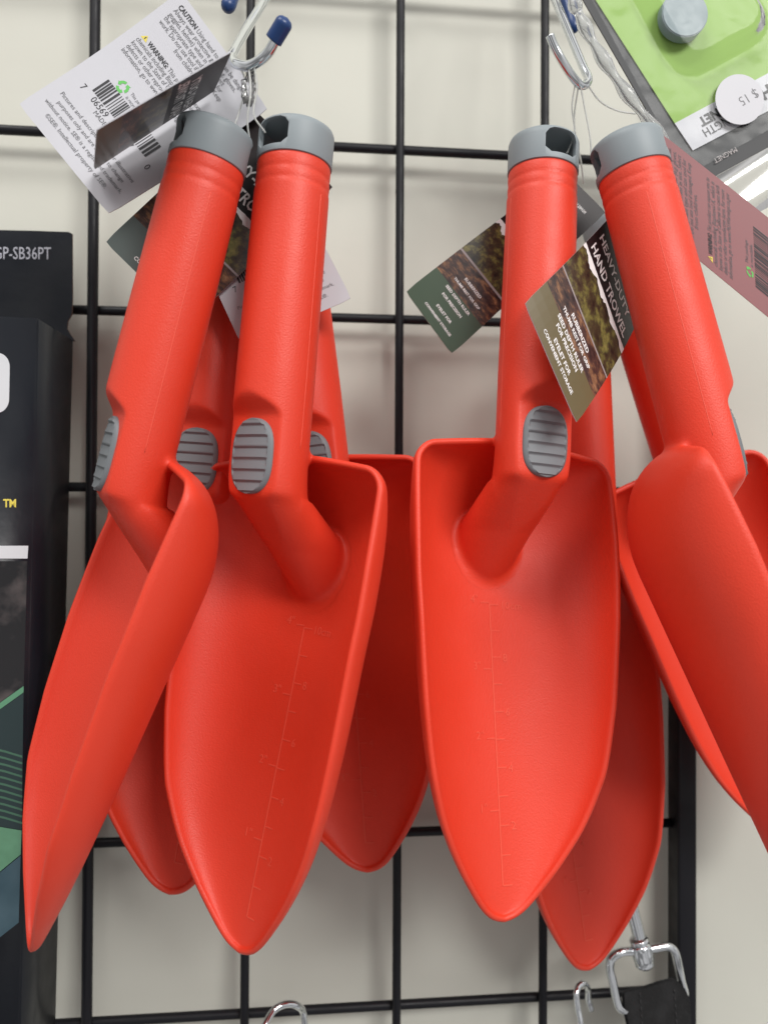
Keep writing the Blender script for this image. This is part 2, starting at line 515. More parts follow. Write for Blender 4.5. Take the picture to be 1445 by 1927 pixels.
    prof = [(0.02, -1.8), (9.8, -1.8), (11.5, -2.1), (12.7, -2.9), (13.15, -4.0), (13.2, -5.2), (13.2, -15.0), (12.5, -15.2), (0.02, -15.2)]
    V = [(r*math.cos(2*math.pi*k/N), r*math.sin(2*math.pi*k/N), z) for r, z in prof for k in range(N)]
    Fc = [(i*N+k, (i+1)*N+k, (i+1)*N+(k+1) % N, i*N+(k+1) % N) for i in range(len(prof)-1) for k in range(N)]
    Fc.append(tuple(range(N))); Fc.append(tuple((len(prof)-1)*N+k for k in range(N))[::-1])
    cap = mesh('tmp_cap', V, Fc, GREY)
    bm = bmesh.new(); bm.from_mesh(cap.data); bmesh.ops.recalc_face_normals(bm, faces=bm.faces[:]); bm.to_mesh(cap.data); bm.free()
    hp = [(-4.6, -12.9), (4.6, -12.9), (6.6, -11.0), (6.6, -6.0), (5.4, -4.3), (3.6, -3.6), (-3.6, -3.6), (-5.4, -4.3), (-6.6, -6.0), (-6.6, -11.0)]
    M_ = len(hp)
    cut = mesh('tmp_cut', [(x, -30, z) for x, z in hp]+[(x, 30, z) for x, z in hp],
               [tuple(range(M_)), tuple(range(M_, 2*M_))[::-1]]+[(k, M_+k, M_+(k+1) % M_, (k+1) % M_) for k in range(M_)], GREY)
    bm = bmesh.new(); bm.from_mesh(cut.data); bmesh.ops.recalc_face_normals(bm, faces=bm.faces[:]); bm.to_mesh(cut.data); bm.free()
    bo = cap.modifiers.new('b', 'BOOLEAN'); bo.operation = 'DIFFERENCE'; bo.object = cut; bo.solver = 'EXACT'
    N2 = 48
    cav = mesh('tmp_cav', [(11.4*math.cos(2*math.pi*k/N2), 11.4*math.sin(2*math.pi*k/N2), z) for z in (-3.1, -13.0) for k in range(N2)],
               [tuple(range(N2)), tuple(range(N2, 2*N2))[::-1]]+[(k, N2+k, N2+(k+1) % N2, (k+1) % N2) for k in range(N2)], GREY)
    bm = bmesh.new(); bm.from_mesh(cav.data); bmesh.ops.recalc_face_normals(bm, faces=bm.faces[:]); bm.to_mesh(cav.data); bm.free()
    b2 = cap.modifiers.new('b2', 'BOOLEAN'); b2.operation = 'DIFFERENCE'; b2.object = cav; b2.solver = 'EXACT'
    bv = cap.modifiers.new('v', 'BEVEL'); bv.width = .35*MM; bv.segments = 2; bv.limit_method = 'ANGLE'; bv.angle_limit = math.radians(50)
    me = evaluated(cap); kill(cut); kill(cav); kill(cap)
    me.materials.clear()
    o = link('end_cap', me, GREY, root)
    me.set_sharp_from_angle(angle=math.radians(40))
    # ribbed thumb pad: stadium outline, dished edge, saw-tooth ribs
    V, Fc = [], []
    zc, hz, hx = -118.0, 12.9, 9.4
    rings = [(1.0, -8.9), (1.0, -10.6), (.965, -11.25), (.93, -11.5), (.86, -11.62)]
    nz, nx = 120, 41
    def lim(z):
        q = min(abs((z-zc)/hz), 1.0)
        return hx*(1-q**2.9)**(1/2.3)
    # top surface height field
    def top_h(x, z, w):
        e = max(0.0, 1-abs(x)/max(w, .01))          # 0 at the edge
        edge = min(1.0, (1-min(abs(x)/9.4, 1))*4.0)
        ph = 1-((z-zc+hz)/3.85) % 1.0
        saw = .95*ph if ph < .8 else .76*(1-ph)/.2
        inside = 1.0 if (abs(x) < w-1.5 and abs(z-zc) < hz-1.0) else 0.0
        dome = -9.35-.75*(1-(x/9)**2)
        base = dome if inside else (-7.9-1.6*min(1.0, max(w-abs(x), 0)/1.5)**.5)
        return base+(.72-saw)*inside*.95
    zz = [zc+hz*math.sin(t) for t in np.linspace(-math.pi/2+.02, math.pi/2-.02, nz)]
    for z in zz:
        w = lim(z)
        for k in range(nx):
            q = math.sin((k/(nx-1)-.5)*math.pi)
            x = w*q
            y = top_h(x, z, w) if 0 < k < nx-1 else -6.6
            V.append((x, y, z))
    for i in range(nz-1):
        for k in range(nx-1):
            Fc.append((i*nx+k, i*nx+k+1, (i+1)*nx+k+1, (i+1)*nx+k))
    pad = mesh('thumb_pad', V, Fc, PADGREY, root)
    bm = bmesh.new(); bm.from_mesh(pad.data); bmesh.ops.recalc_face_normals(bm, faces=bm.faces[:]); bm.to_mesh(pad.data); bm.free()
    pad.data.set_sharp_from_angle(angle=math.radians(38))
    # moulded ruler on the blade floor
    items = []
    def strip(x0, x1, z0, z1):
        n_ = max(2, int(max(abs(x1-x0), abs(z1-z0))/2))
        V_ = []
        for i in range(n_+1):
            t = i/n_
            if abs(x1-x0) > abs(z1-z0): V_ += [(x0+(x1-x0)*t, z0), (x0+(x1-x0)*t, z1)]
            else: V_ += [(x0, z0+(z1-z0)*t), (x1, z0+(z1-z0)*t)]
        return V_, [(2*i, 2*i+1, 2*i+3, 2*i+2) for i in range(n_)]
    zr = 177.6
    items.append(strip(-.25, .25, -zr+.2, -zr-100))
    for c in range(0, 11): items.append(strip(.2, 3.9, -zr-100+10*c-.2, -zr-100+10*c+.2))
    for c in range(1, 5): items.append(strip(-3.9, -.2, -zr-100+25.2*c-.2, -zr-100+25.2*c+.2))
    for c, t in ((2, '2'), (4, '4'), (6, '6'), (8, '8'), (10, '10cm')):
        items.append(text2d(t, 4.2, (4.6, -zr-100+10*c-1.6), 'LEFT'))
    for c in (1, 2, 3, 4): items.append(text2d('%d"' % c, 4.2, (-8.6, -zr-100+25.2*c-.2), 'LEFT'))
    V, Fc = merge(items)
    V3 = []
    for x, z in V:
        hit = bvfull.ray_cast(Vector((x*MM, -.03, z*MM)), Vector((0, 1, 0)))
        y = hit[0].y/MM if hit[0] else bladey(x, -z-SH)
        V3.append((x, y, z))
    me = bpy.data.meshes.new('ruler_marking')
    bm = bmesh.new()
    vs = [bm.verts.new(tuple(c*MM for c in v)) for v in V3]
    for f in Fc:
        try: bm.faces.new([vs[i] for i in f])
        except ValueError: pass
    bmesh.ops.recalc_face_normals(bm, faces=bm.faces[:])
    ext = bmesh.ops.extrude_face_region(bm, geom=bm.faces[:])
    for v in ext['geom']:
        if isinstance(v, bmesh.types.BMVert): v.co.y -= .2*MM
    bmesh.ops.recalc_face_normals(bm, faces=bm.faces[:])
    bmobj('ruler_marking', bm, MARK, parts['blade'], smooth=False)
    return root

_tc = {}
def text2d(s, size, at=(0, 0), align='LEFT', sx=1.0, bold=0.0, rotdeg=0, res=2):
    key = (s, align, bold, res)
    if key not in _tc:
        cu = bpy.data.curves.new('t', 'FONT'); cu.body = s; cu.size = 1.0; cu.align_x = align; cu.resolution_u = res; cu.offset = bold
        o = bpy.data.objects.new('t', cu); COL.objects.link(o)
        bpy.context.view_layer.update()
        me = evaluated(o)
        _tc[key] = ([(v.co.x, v.co.y) for v in me.vertices], [tuple(p.vertices) for p in me.polygons])
        bpy.data.meshes.remove(me); bpy.data.objects.remove(o); bpy.data.curves.remove(cu)
    v, f = _tc[key]
    c, sn = math.cos(math.radians(rotdeg)), math.sin(math.radians(rotdeg))
    return [(at[0]+size*(x*sx*c-y*sn), at[1]+size*(x*sx*sn+y*c)) for x, y in v], f

def rect2(x0, x1, y0, y1): return [(x0, y0), (x1, y0), (x1, y1), (x0, y1)], [(0, 1, 2, 3)]

POSES = {   # position of the cap top (mm), yaw, sideways lean, pitch (degrees)
    'T1': ((-49.71, -78.05, 131.61), (-65.98, 13.95, 2.08)),
    'T2': ((-22.83, -71.75, 135.64), (-40.56, 4.54, -.75)),
    'T5': ((69.61, -58.9, 142.51), (16.55, 3.1, -3.79)),
    'T7': ((94.6, -73.8, 137.03), (75.0, -13.25, -4.67)),
    'T3': ((CAM[0]-27.54*1.055, CAM[1]+306.2*1.055, CAM[2]+139.3*1.055-7), (-17.83, 4.99, -1.0)),
    'T4': ((-30, -36, 136.5), (-18, -7.0, 2.2)),
    'T6': ((100.3, -10, 87.8), (20, -1.73, -.85)),
    'T8': ((CAM[0]+129.0*1.045-1, CAM[1]+325.75*1.045, CAM[2]+148.9*1.045-19), (2, -17.0, -3.0)),
}
LABELS = {
    'T1': ('red hand trowel turned sideways at the far left, beside the black box', 'trowels on the left hook'),
    'T2': ('red hand trowel in front on the left hook, long open blade turned leftward', 'trowels on the left hook'),
    'T3': ('red hand trowel wedged behind the sideways left trowel and the front left trowel', 'trowels on the left hook'),
    'T4': ('red hand trowel behind the front left one, its dark blade showing beside the middle gap', 'trowels on the left hook'),
    'T5': ('red hand trowel in front on the right hook, whole wide blade facing out', 'trowels on the right hook'),
    'T6': ('red hand trowel hanging lowest behind the wide front right blade, tip by the swivel clip', 'trowels on the right hook'),
    'T7': ('red hand trowel turned away at the far right, showing the smooth back of its blade', 'trowels on the right hook'),
    'T8': ('red hand trowel at the right edge, mostly hidden behind the trowel that is turned away', 'trowels on the right hook'),
}
def place(root, key):
    pos, ang = POSES[key]
    R = rot(*[math.radians(a) for a in ang])
    mm_ = Matrix([list(R[i])+[pos[i]*MM] for i in range(3)]+[[0, 0, 0, 1]])
    root.matrix_world = mm_
    tag(root, LABELS[key][0], 'trowel', LABELS[key][1])
def dup(root):
    r = root.copy(); COL.objects.link(r)
    for ch in list(root.children):
        c = ch.copy(); COL.objects.link(c); c.parent = r
        for g in list(ch.children):
            d = g.copy(); COL.objects.link(d); d.parent = c
    return r
proto = build_trowel()
trowels = {}
for i, key in enumerate(('T1', 'T2', 'T3', 'T4', 'T5', 'T6', 'T7', 'T8')):
    t = proto if i == 0 else dup(proto)
    place(t, key); trowels[key] = t
#OBJECTS#
# ------------------------------------------------------------------ plane helpers
def plane_of(a, b, c):
    n = np.cross(np.array(b)-a, np.array(c)-a); n /= np.linalg.norm(n)
    if n[1] > 0: n = -n                      # faces the shopper
    return np.array(a), n
def on_plane(u, v, pl, off=0.0):
    p0, n = pl
    d = rt*((u-IMG_W/2)/F_PX)+up*((IMG_H/2-v)/F_PX)+fw
    t = np.dot(p0+n*off-CAM, n)/np.dot(d, n)
    return CAM+t*d
def slab(name, pts, n, th, mats, parent=None, smooth=False, front_mat=0):
    """flat outline pts (3D, mm) with thickness th going away from n"""
    N = len(pts); pts = [np.array(p) for p in pts]
    V = pts+[p-n*th for p in pts]
    Fc = [tuple(range(N)), tuple(range(N, 2*N))[::-1]]+[(k, N+k, N+(k+1) % N, (k+1) % N) for k in range(N)]
    o = mesh(name, V, Fc, mats, parent, smooth)
    bm = bmesh.new(); bm.from_mesh(o.data); bmesh.ops.recalc_face_normals(bm, faces=bm.faces[:]); bm.to_mesh(o.data); bm.free()
    return o
def px_text(items, pl, off, name, matl, parent):
    """items: (verts2d, faces, origin px, ex px, ey px)"""
    parts = []
    for (v, f), o, ex, ey in items:
        parts.append(([on_plane(o[0]+x*ex[0]+y*ey[0], o[1]+x*ex[1]+y*ey[1], pl, off) for x, y in v], f))
    V, Fc = merge(parts)
    return mesh(name, V, Fc, matl, parent, smooth=False)

# ------------------------------------------------------------------ hang tags
def noise_print(name, scale, stops, stretch=(1, 1, 1), rough=.3, detail=6, coat=.3):
    mt = bpy.data.materials.new(name); mt.use_nodes = True; nt = mt.node_tree; b = nt.nodes['Principled BSDF']
    b.inputs['Roughness'].default_value = rough; b.inputs['Coat Weight'].default_value = coat; b.inputs['Coat Roughness'].default_value = .18
    tc = nt.nodes.new('ShaderNodeTexCoord'); mp = nt.nodes.new('ShaderNodeMapping'); mp.inputs['Scale'].default_value = stretch
    nz = nt.nodes.new('ShaderNodeTexNoise'); nz.inputs['Scale'].default_value = scale; nz.inputs['Detail'].default_value = detail; nz.inputs['Roughness'].default_value = .65
    cr = nt.nodes.new('ShaderNodeValToRGB')
    el = cr.color_ramp.elements
    el[0].position, el[0].color = stops[0][0], (*stops[0][1], 1)
    el[1].position, el[1].color = stops[-1][0], (*stops[-1][1], 1)
    for p, c in stops[1:-1]:
        e = el.new(p); e.color = (*c, 1)
    nt.links.new(tc.outputs['UV'], mp.inputs[0]); nt.links.new(mp.outputs[0], nz.inputs['Vector'])
    nt.links.new(nz.outputs['Fac'], cr.inputs[0]); nt.links.new(cr.outputs[0], b.inputs['Base Color'])
    return mt
TREES = noise_print('printed_trees', 7, [(.36, (.010, .008, .007)), (.5, (.05, .04, .02)), (.58, (.13, .12, .035)), (.68, (.22, .19, .06))])
STREAM = noise_print('printed_stream', 6, [(.36, (.012, .007, .008)), (.5, (.06, .03, .024)), (.6, (.20, .095, .045)), (.7, (.34, .19, .11))], stretch=(1, 2.2, 1))
DARKP = mat('printed_dark', (.014, .009, .010), .42, spec=.25)
OLIVE = mat('printed_olive', (.115, .085, .032), .35, coat=.3)
FOREST = mat('printed_green', (.045, .075, .045), .35, coat=.3)
SLATE = mat('printed_slate', (.075, .095, .09), .35, coat=.3)
SHADEDCARD = mat('shaded_white_card', (.28, .115, .12), .45, noise=(20, (.25, .10, .107), .3, .8))  # white card; its shade and red bounce are put into this base colour
TEALP = mat('grey_line', (.30, .26, .26), .4)

class Tag:
    def __init__(s, bl, br, tr, tl, bend=0.0):
        s.c = [P(*q) for q in (bl, br, tr, tl)]
        s.w = (np.linalg.norm(s.c[1]-s.c[0])+np.linalg.norm(s.c[2]-s.c[3]))/2
        s.h = (np.linalg.norm(s.c[3]-s.c[0])+np.linalg.norm(s.c[2]-s.c[1]))/2
        s.n = np.cross(s.c[1]-s.c[0], s.c[3]-s.c[0]); s.n /= np.linalg.norm(s.n)
        if np.dot(s.n, CAM-s.c[0]) < 0: s.n = -s.n
        s.bend = bend
    def at(s, u, v, off=0.0):
        a, b, c, d = s.c
        return (a*(1-u)+b*u)*(1-v)+(d*(1-u)+c*u)*v+s.n*(off+s.bend*math.sin(math.pi*min(max(v, 0), 1)))
    def mm(s, x, y, off=.09): return s.at(x/s.w, y/s.h, off)
    def card(s, label, cat, group, rows, backmat):
        """rows: (v_end, material) bottom to top"""
        vs = sorted(set([0.0, 1.0]+[r[0] for r in rows]+list(np.linspace(0, 1, 17))))
        us = np.linspace(0, 1, 13)
        mats = []
        for r in rows:
            if r[1] not in mats: mats.append(r[1])
        mats.append(backmat); mats.append(WHITECARD)
        V, Fc, I, UV = [], [], [], []
        nu = len(us)
        # softly rounded corners
        def rc(u, v):
            k = .03
            x, y = u*s.w, v*s.h
            r = 1.2
            cx = min(max(x, r), s.w-r); cy = min(max(y, r), s.h-r)
            d = math.hypot(x-cx, y-cy)
            if (x != cx and y != cy) and d > r: x, y = cx+(x-cx)*r/d, cy+(y-cy)*r/d
            return x/s.w, y/s.h
        for off in (0.0, -.38):
            for v in vs:
                for u in us:
                    a, b = rc(u, v); V.append(s.at(a, b, off)); UV.append((u, v*s.h/s.w))
        half = len(V)//2
        for j in range(len(vs)-1):
            vm = (vs[j]+vs[j+1])/2
            mi = next((mats.index(r[1]) for r in rows if vm < r[0]), 0)
            for i in range(nu-1):
                q = (j*nu+i, j*nu+i+1, (j+1)*nu+i+1, (j+1)*nu+i)
                Fc.append(q); I.append(mi)
                Fc.append(tuple(half+k for k in q)[::-1]); I.append(len(mats)-2)
        ring = [i for i in range(nu)]+[j*nu+nu-1 for j in range(1, len(vs))]+[(len(vs)-1)*nu+i for i in range(nu-2, -1, -1)]+[j*nu for j in range(len(vs)-2, 0, -1)]
        for k in range(len(ring)):
            a, b = ring[k], ring[(k+1) % len(ring)]
            Fc.append((a, half+a, half+b, b)); I.append(len(mats)-1)
        o = mesh('hang_tag', V, Fc, mats, None, smooth=False, idx=I)
        uvl = o.data.uv_layers.new(name='UVMap')
        for li, lp in enumerate(o.data.loops): uvl.data[li].uv = UV[lp.vertex_index]
        tag(o, label, cat, group)
        s.o = o
        return o
    def text(s, items, name, matl, off=.09):
        V, Fc = merge(items)
        return mesh(name, [s.mm(x, y, off) for x, y in V], Fc, matl, s.o, smooth=False)

def fit(t, width, at, align='CENTER', bold=0.0, sy=1.0):
    v, f = text2d(t, 1.0, (0, 0), 'LEFT', bold=bold)
    w = max(x for x, y in v)-min(x for x, y in v); k = width/w
    off = {'CENTER': -width/2, 'LEFT': 0, 'RIGHT': -width}[align]
    x0 = min(x for x, y in v)
    return [(at[0]+off+(x-x0)*k, at[1]+y*k*sy) for x, y in v], f

GT = 'hang tags on the trowels'
def front_tag(t, label, band, code=None, line=True):
    t.card(label, 'hang tag', GT, [(.19, band), (.335, STREAM), (.345, TEALP), (.565, TREES), (1.0, DARKP)], WHITECARD)
    w, h = t.w, t.h
    it = [fit('CONVENIENT STORAGE', .54*w, (.54*w, .040*h), bold=.024), fit('EYELET FOR', .30*w, (.54*w, .077*h), bold=.024),
          fit('FOR PRECISION', .40*w, (.52*w, .131*h), bold=.024), fit('SEED DEPTH RULER', .50*w, (.52*w, .168*h), bold=.024),
          fit('THUMB REST FOR GRIP', .54*w, (.53*w, .222*h), bold=.024), fit('RUBBERIZED', .34*w, (.53*w, .259*h), bold=.024)]
    # torn white edge above the trees
    rnd = random.Random(7)
    n = 40; lo = []
    for i in range(n+1): lo.append((w*i/n, h*(.548+.012*rnd.random()+.012*math.sin(i*.6))))
    V = lo+[(w*i/n, h*(.583+.003*rnd.random())) for i in range(n+1)]
    it.append((V, [(i, i+1, n+2+i, n+1+i) for i in range(n)]))
    it += [fit('HAND TROWEL', .86*w, (.5*w, .615*h), bold=.02, sy=1.25), fit('HEAVY-DUTY', .78*w, (.46*w, .725*h), bold=.02, sy=1.1)]
    if code: it.append(fit(code, .30*w, (.63*w, .915*h)))
    t.text(it, 'printed_text', WHITEINK)

LINES = [('CAUTION Using hand tools can be dangerous.', .93), ('Always wear protective gear (e.g. gloves,', .895), ('goggles, helmet) when in use. Select', .86),
         ('the appropriate type and size tool for', .825), ('work. Do not use tool if damaged. Keep', .79), ('from children.', .755),
         ('WARNING: This product can expose you to', .66), ('chemicals including Bisphenol A, which is', .625), ('known to the State of California to cause birth', .59),
         ('defects or other reproductive harm. For more', .555), ('information, go to www.P65Warnings.ca.gov', .52)]
def back_tag(t, label, cardmat, shape='full'):
    t.card(label, 'hang tag', GT, [(1.0, cardmat)], DARKP)
    w, h = t.w, t.h
    it = []
    fs = .036*h; SC = {}
    for s_, v in LINES:
        v2 = .12+v*.88
        x = .08*w if not s_.startswith('from') else .30*w
        if s_.startswith('WARNING'): x = .155*w
        tv = text2d(s_, fs, (0, 0), 'LEFT', sx=.84); tw = max(a for a, b in tv[0]); lim = .92*w-x
        kk = min(1.0, lim/tw) if not s_.startswith(('CAUTION', 'WARNING')) else 1.0
        if s_.startswith(('CAUTION', 'WARNING')) and tw > lim: kk = lim/tw
        SC[s_[:4]] = kk
        it.append(([(x+a*kk, v2*h+b) for a, b in tv[0]], tv[1]))
    it += [text2d('This package', fs*.72, (.37*w, .475*h), 'LEFT', sx=.85), text2d('is recyclable.', fs*.72, (.37*w, .445*h), 'LEFT', sx=.85)]
    it.append(text2d('MADE IN CHINA', fs*.95, (.50*w, .265*h), 'CENTER', sx=.95))
    for s_, v in (('Pictures and descriptions are for illustrative', .195), ('purposes only and are subject to change', .155), ('without notice. SE\u00ae is a registered trademark.', .112), ('\u00a9SE\u00ae. Intellectual property of SE\u00ae.', .065)):
        it.append(fit(s_, {0: .80, 1: .72, 2: .84, 3: .66}[[.195, .155, .112, .065].index(v)]*w, (.5*w, v*h)))
    t.text(it, 'printed_text', INKGREY)
    t.text([text2d('CAUTION', fs, (.08*w, (.12+.93*.88)*h), 'LEFT', sx=.84*SC['CAUT'], bold=.03), text2d('WARNING:', fs, (.155*w, (.12+.66*.88)*h), 'LEFT', sx=.84*SC['WARN'], bold=.03)], 'bold_heading', INK, .11)
    # bar code
    rnd = random.Random(12); it = []; x = .2*w
    while x < .80*w:
        b = rnd.choice([.006, .006, .012, .018])*w; it.append(rect2(x, x+b, (.335 if not (.20*w < x < .225*w) else .32)*h, .435*h)); x += b+rnd.choice([.006, .009, .014])*w
    fs2 = .05*h
    for tx, xx in (('7', .13), ('06569', .245), ('28937', .52), ('0', .845)):
        it.append(text2d(tx, fs2, (xx*w, .295*h), 'LEFT', sx=.95))
    t.text(it, 'barcode', INK)
    # three chasing arrows
    it = []
    cx, cy, R_ = .30*w, .468*h, .042*w
    for k in range(3):
        a0 = math.radians(90+120*k)
        V = []
        n = 6
        for i in range(n+1):
            a = a0+math.radians(10+70*i/n); V += [(cx+R_*.62*math.cos(a), cy+R_*.62*math.sin(a)), (cx+R_*1.1*math.cos(a), cy+R_*1.1*math.sin(a))]
        Fc = [(2*i, 2*i+1, 2*i+3, 2*i+2) for i in range(n)]
        a = a0+math.radians(80); b = a0+math.radians(112)
        k0 = len(V); V += [(cx+R_*.4*math.cos(a), cy+R_*.4*math.sin(a)), (cx+R_*1.35*math.cos(a), cy+R_*1.35*math.sin(a)), (cx+R_*.9*math.cos(b), cy+R_*.9*math.sin(b))]
        Fc.append((k0, k0+1, k0+2)); it.append((V, Fc))
    t.text(it, 'recycling_symbol', GREENINK)
    y0 = (.12+.66*.88)*h
    t.text([([(.085*w, y0), (.145*w, y0), (.115*w, y0+.03*h)], [(0, 1, 2)])], 'warning_triangle', YELLOWINK)
    t.text([([(.111*w, y0+.006*h), (.119*w, y0+.006*h), (.119*w, y0+.02*h), (.111*w, y0+.02*h)], [(0, 1, 2, 3)])], 'warning_mark', INK, .12)

tA = Tag((35, 195, -62), (205, 403, -62), (505, 205, -64), (340, -18, -64), bend=-1.6)
back_tag(tA, 'white hang tag at the upper left with barcode, green recycling symbol and caution text', WHITECARD)
tC = Tag((198, 455, -59), (354, 608, -59), (628, 352, -59), (472, 199, -59))
front_tag(tC, 'dark hang tag with a slate grey end, mostly behind the sideways left trowel handle', SLATE)
tD = Tag((455, 650, -57), (662, 562, -57), (510, 270, -57), (318, 352, -57))
back_tag(tD, 'white barcode hang tag crossing behind the front left trowel handle', WHITECARD)
tB = Tag((178, 320, -64.5), (183, 245, -104), (437, 97, -104), (403, 172, -66))
tB.card('dark glossy hang tag seen edge on, lying against the white barcode tag', 'hang tag', GT, [(.19, OLIVE), (.335, STREAM), (.565, TREES), (1.0, DARKP)], WHITECARD)
tB.text([fit('HAND TROWEL', .86*tB.w, (.5*tB.w, .615*tB.h), bold=.02, sy=1.25), fit('HEAVY-DUTY', .78*tB.w, (.46*tB.w, .725*tB.h), bold=.02)], 'printed_text', WHITEINK)
tE = Tag((763, 548, -36), (850, 667, -36), (1140, 400, -38), (1062, 322, -38), bend=2.2)
front_tag(tE, 'hang tag with a dark green end behind the right hook front handle', FOREST, 'NP12890R')
tF = Tag((987, 570, -88), (1085, 797, -90), (1210, 580, -51), (1158, 396, -60), bend=3.0)
front_tag(tF, 'hang tag with an olive end lying across the front right trowel handle', OLIVE)
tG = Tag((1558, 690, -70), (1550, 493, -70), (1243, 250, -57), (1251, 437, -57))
back_tag(tG, 'white barcode hang tag at the right edge below the magnet pack, red-lit shade painted in', SHADEDCARD)

# ------------------------------------------------------------------ hooks
def hook(name, pts, r, label, group='wire display hooks', tip=None, loc=None, chrome=CHROME):
    path = spline([P(*p) for p in pts], 12)
    base = path[0]
    root = empty(name, base)
    off = np.array(base)
    tube('hook_wire', [p-off for p in path], r, chrome, root, 16)
    if tip:
        a, b = P(*tip[0])-off, P(*tip[1])-off
        rr = tip[2]; n = 16; path2 = [a+(b-a)*i/n for i in range(n+1)]
        rad = [rr*min(1, math.sqrt(max(0.0, 1-((i/n-.72)/.28)**2)) if i/n > .72 else 1) for i in range(n+1)]; rad[-1] = .05
        V, Fc = tube_data(path2, rad, 20)
        mesh('tip_cover', V, Fc, BLUE, root)
    tag(root, label, 'hook', group)
    return root
hook('display_hook', [(560, -130, -6), (530, -62, -20), (498, 0, -44), (466, 52, -58), (441, 96, -70), (438, 110, -73), (446, 120, -76), (468, 124, -79), (490, 113, -82), (506, 97, -84), (519, 74, -86)], 1.75,
     'shiny wire hook with a blue tip holding the left trowels', tip=((515, 76, -85.6), (541, 33, -90), 2.9))
hook('display_hook', [(985, -120, -6), (1020, -50, -30), (1046, 5, -48), (1070, 62, -58), (1095, 122, -66), (1106, 146, -69), (1103, 158, -71), (1092, 160, -73), (1076, 143, -75), (1056, 112, -77), (1043, 88, -78), (1034, 66, -79)], 1.55,
     'shiny wire hook with a bare end holding the right trowels')
hook('display_hook', [(470, -90, -6), (452, -45, -20), (440, -18, -30)], 1.75, 'blue tipped hook end poking in at the top edge left of centre', tip=((441, -22, -30), (427, 20, -36), 3.0))
hook('display_hook', [(1030, -90, -6), (1052, -40, -14), (1066, 0, -20)], 1.75, 'blue tipped hook end behind the magnet pack', tip=((1062, -10, -19), (1082, 62, -24), 2.7))
hook('display_hook', [(494, 1945, -16), (500, 1927, -14), (514, 1903, -10), (530, 1892, -8), (546, 1889, -6), (560, 1893, -4), (570, 1903, 0), (574, 1930, 2)], 1.5, 'chrome hook arching over the bottom wire in the middle')
hook('display_hook', [(1096, 1960, -14), (1092, 1925, -12), (1087, 1898, -10), (1084, 1872, -9), (1088, 1857, -7), (1097, 1851, -5), (1105, 1858, -1), (1106, 1880, 3), (1112, 1900, 4)], 1.35, 'small chrome hook on the bottom wire beside the swivel clip')

# ------------------------------------------------------------------ nylon tag loops
def loop(pts, label, r=.32):
    path = spline([P(*p) for p in pts], 10)
    o = tube('tag_loop', path, r, STRAW, None, 8)
    tag(o, label, 'tag loop', 'clear nylon tag loops')
loop([(452, 122, -78), (462, 160, -76), (452, 205, -74), (440, 240, -74)], 'clear nylon loop from the left hook to the sideways left trowel cap')
loop([(468, 122, -79.5), (472, 170, -80), (466, 225, -78), (470, 262, -76)], 'clear nylon loop hanging straight down between the two left caps')
loop([(478, 120, -81), (484, 165, -80), (478, 215, -79), (500, 250, -78)], 'clear nylon loop from the left hook to the front left trowel cap')
loop([(1082, 158, -74), (1076, 200, -70), (1080, 250, -66), (1066, 290, -64)], 'clear nylon loop from the right hook to the front right trowel cap')
loop([(1092, 162, -74), (1100, 205, -72), (1110, 260, -70), (1112, 300, -68)], 'clear nylon loop from the right hook to the turned away trowel cap')
loop([(1088, 160, -73), (1080, 230, -60), (1092, 300, -52), (1098, 345, -46)], 'clear nylon loop from the right hook down to the rear right cap')
loop([(1104, 158, -70), (1128, 190, -66), (1160, 208, -64), (1195, 214, -63)], 'clear nylon loop reaching sideways to a knot by the magnet pack')
# crumpled clear bag remnant / knot of film by the left hook
bm = bmesh.new(); bmesh.ops.create_icosphere(bm, subdivisions=4, radius=1)
c0 = P(470, 168, -77); rnd = random.Random(3)
from mathutils import noise as mnoise
for v in bm.verts:
    k = 1+.55*mnoise.noise(v.co*1.9)+.25*mnoise.noise(v.co*5)
    v.co = Vector(((c0[0]+v.co.x*2.4*k)*MM, (c0[1]+v.co.y*1.6*k)*MM, (c0[2]+v.co.z*5.2*k)*MM))
FILM = clear_plastic('cloudy_film', (.93, .93, .93), .5, .25)
tag(bmobj('knotted_film', bm, FILM), 'cloudy knot of clear film below the left hook', 'plastic film')

# ------------------------------------------------------------------ magnet pack
GREEN = mat('lime_card', (.29, .46, .115), .6, coat=0, spec=.25)
PACKDARK = mat('charcoal_card_and_shade', (.03, .031, .034), .55)
CLEAR = clear_plastic('blister_plastic', (.97, .98, .98), .14, .2)
CLEAREDGE = mat('blister_edge', (.75, .77, .78), .15, transmission=.75, ior=1.35)
ZINC = mat('zinc_plate', (.22, .275, .295), .6, metal=0, spec=.3, rnoise=(300, .36, .5))
pk_pts = [P(1269, 232, -50), P(1100, -30, -50), P(1500, 107, -52)]
PK = plane_of(*pk_pts)
pack = empty('magnet_pack', P(1300, 283, -46))
base_off = np.array(pack.location)/MM
def rel(o):
    o.data.transform(Matrix.Translation(-Vector(pack.location))); return o
def pk(poly, off): return [on_plane(u, v, PK, off) for u, v in poly]
n_ = PK[1]
rel(slab('backing_card_and_shade', pk([(1062, -60), (1241, 250), (1290, 300), (1346, 331), (1520, 236), (1520, -60)], 0), n_, .6, PACKDARK, pack))  # dark lower end of the card; strip left of the green is painted-in shade
rel(slab('green_card', pk([(1082, -60), (1269, 232), (1520, 97), (1520, -60)], .6), n_, .5, GREEN, pack))
rel(slab('title_band', pk([(1269, 232), (1303, 283), (1520, 169), (1520, 97)], .62), n_, .5, WHITECARD, pack))
ex, ey = (-.876, .482), (.53, .848)
def T_(t, size, o, e1=ex, e2=ey, bold=0.0, sx=1.0): return (text2d(t, size, (0, 0), 'LEFT', sx=sx, bold=bold), o, e1, e2)
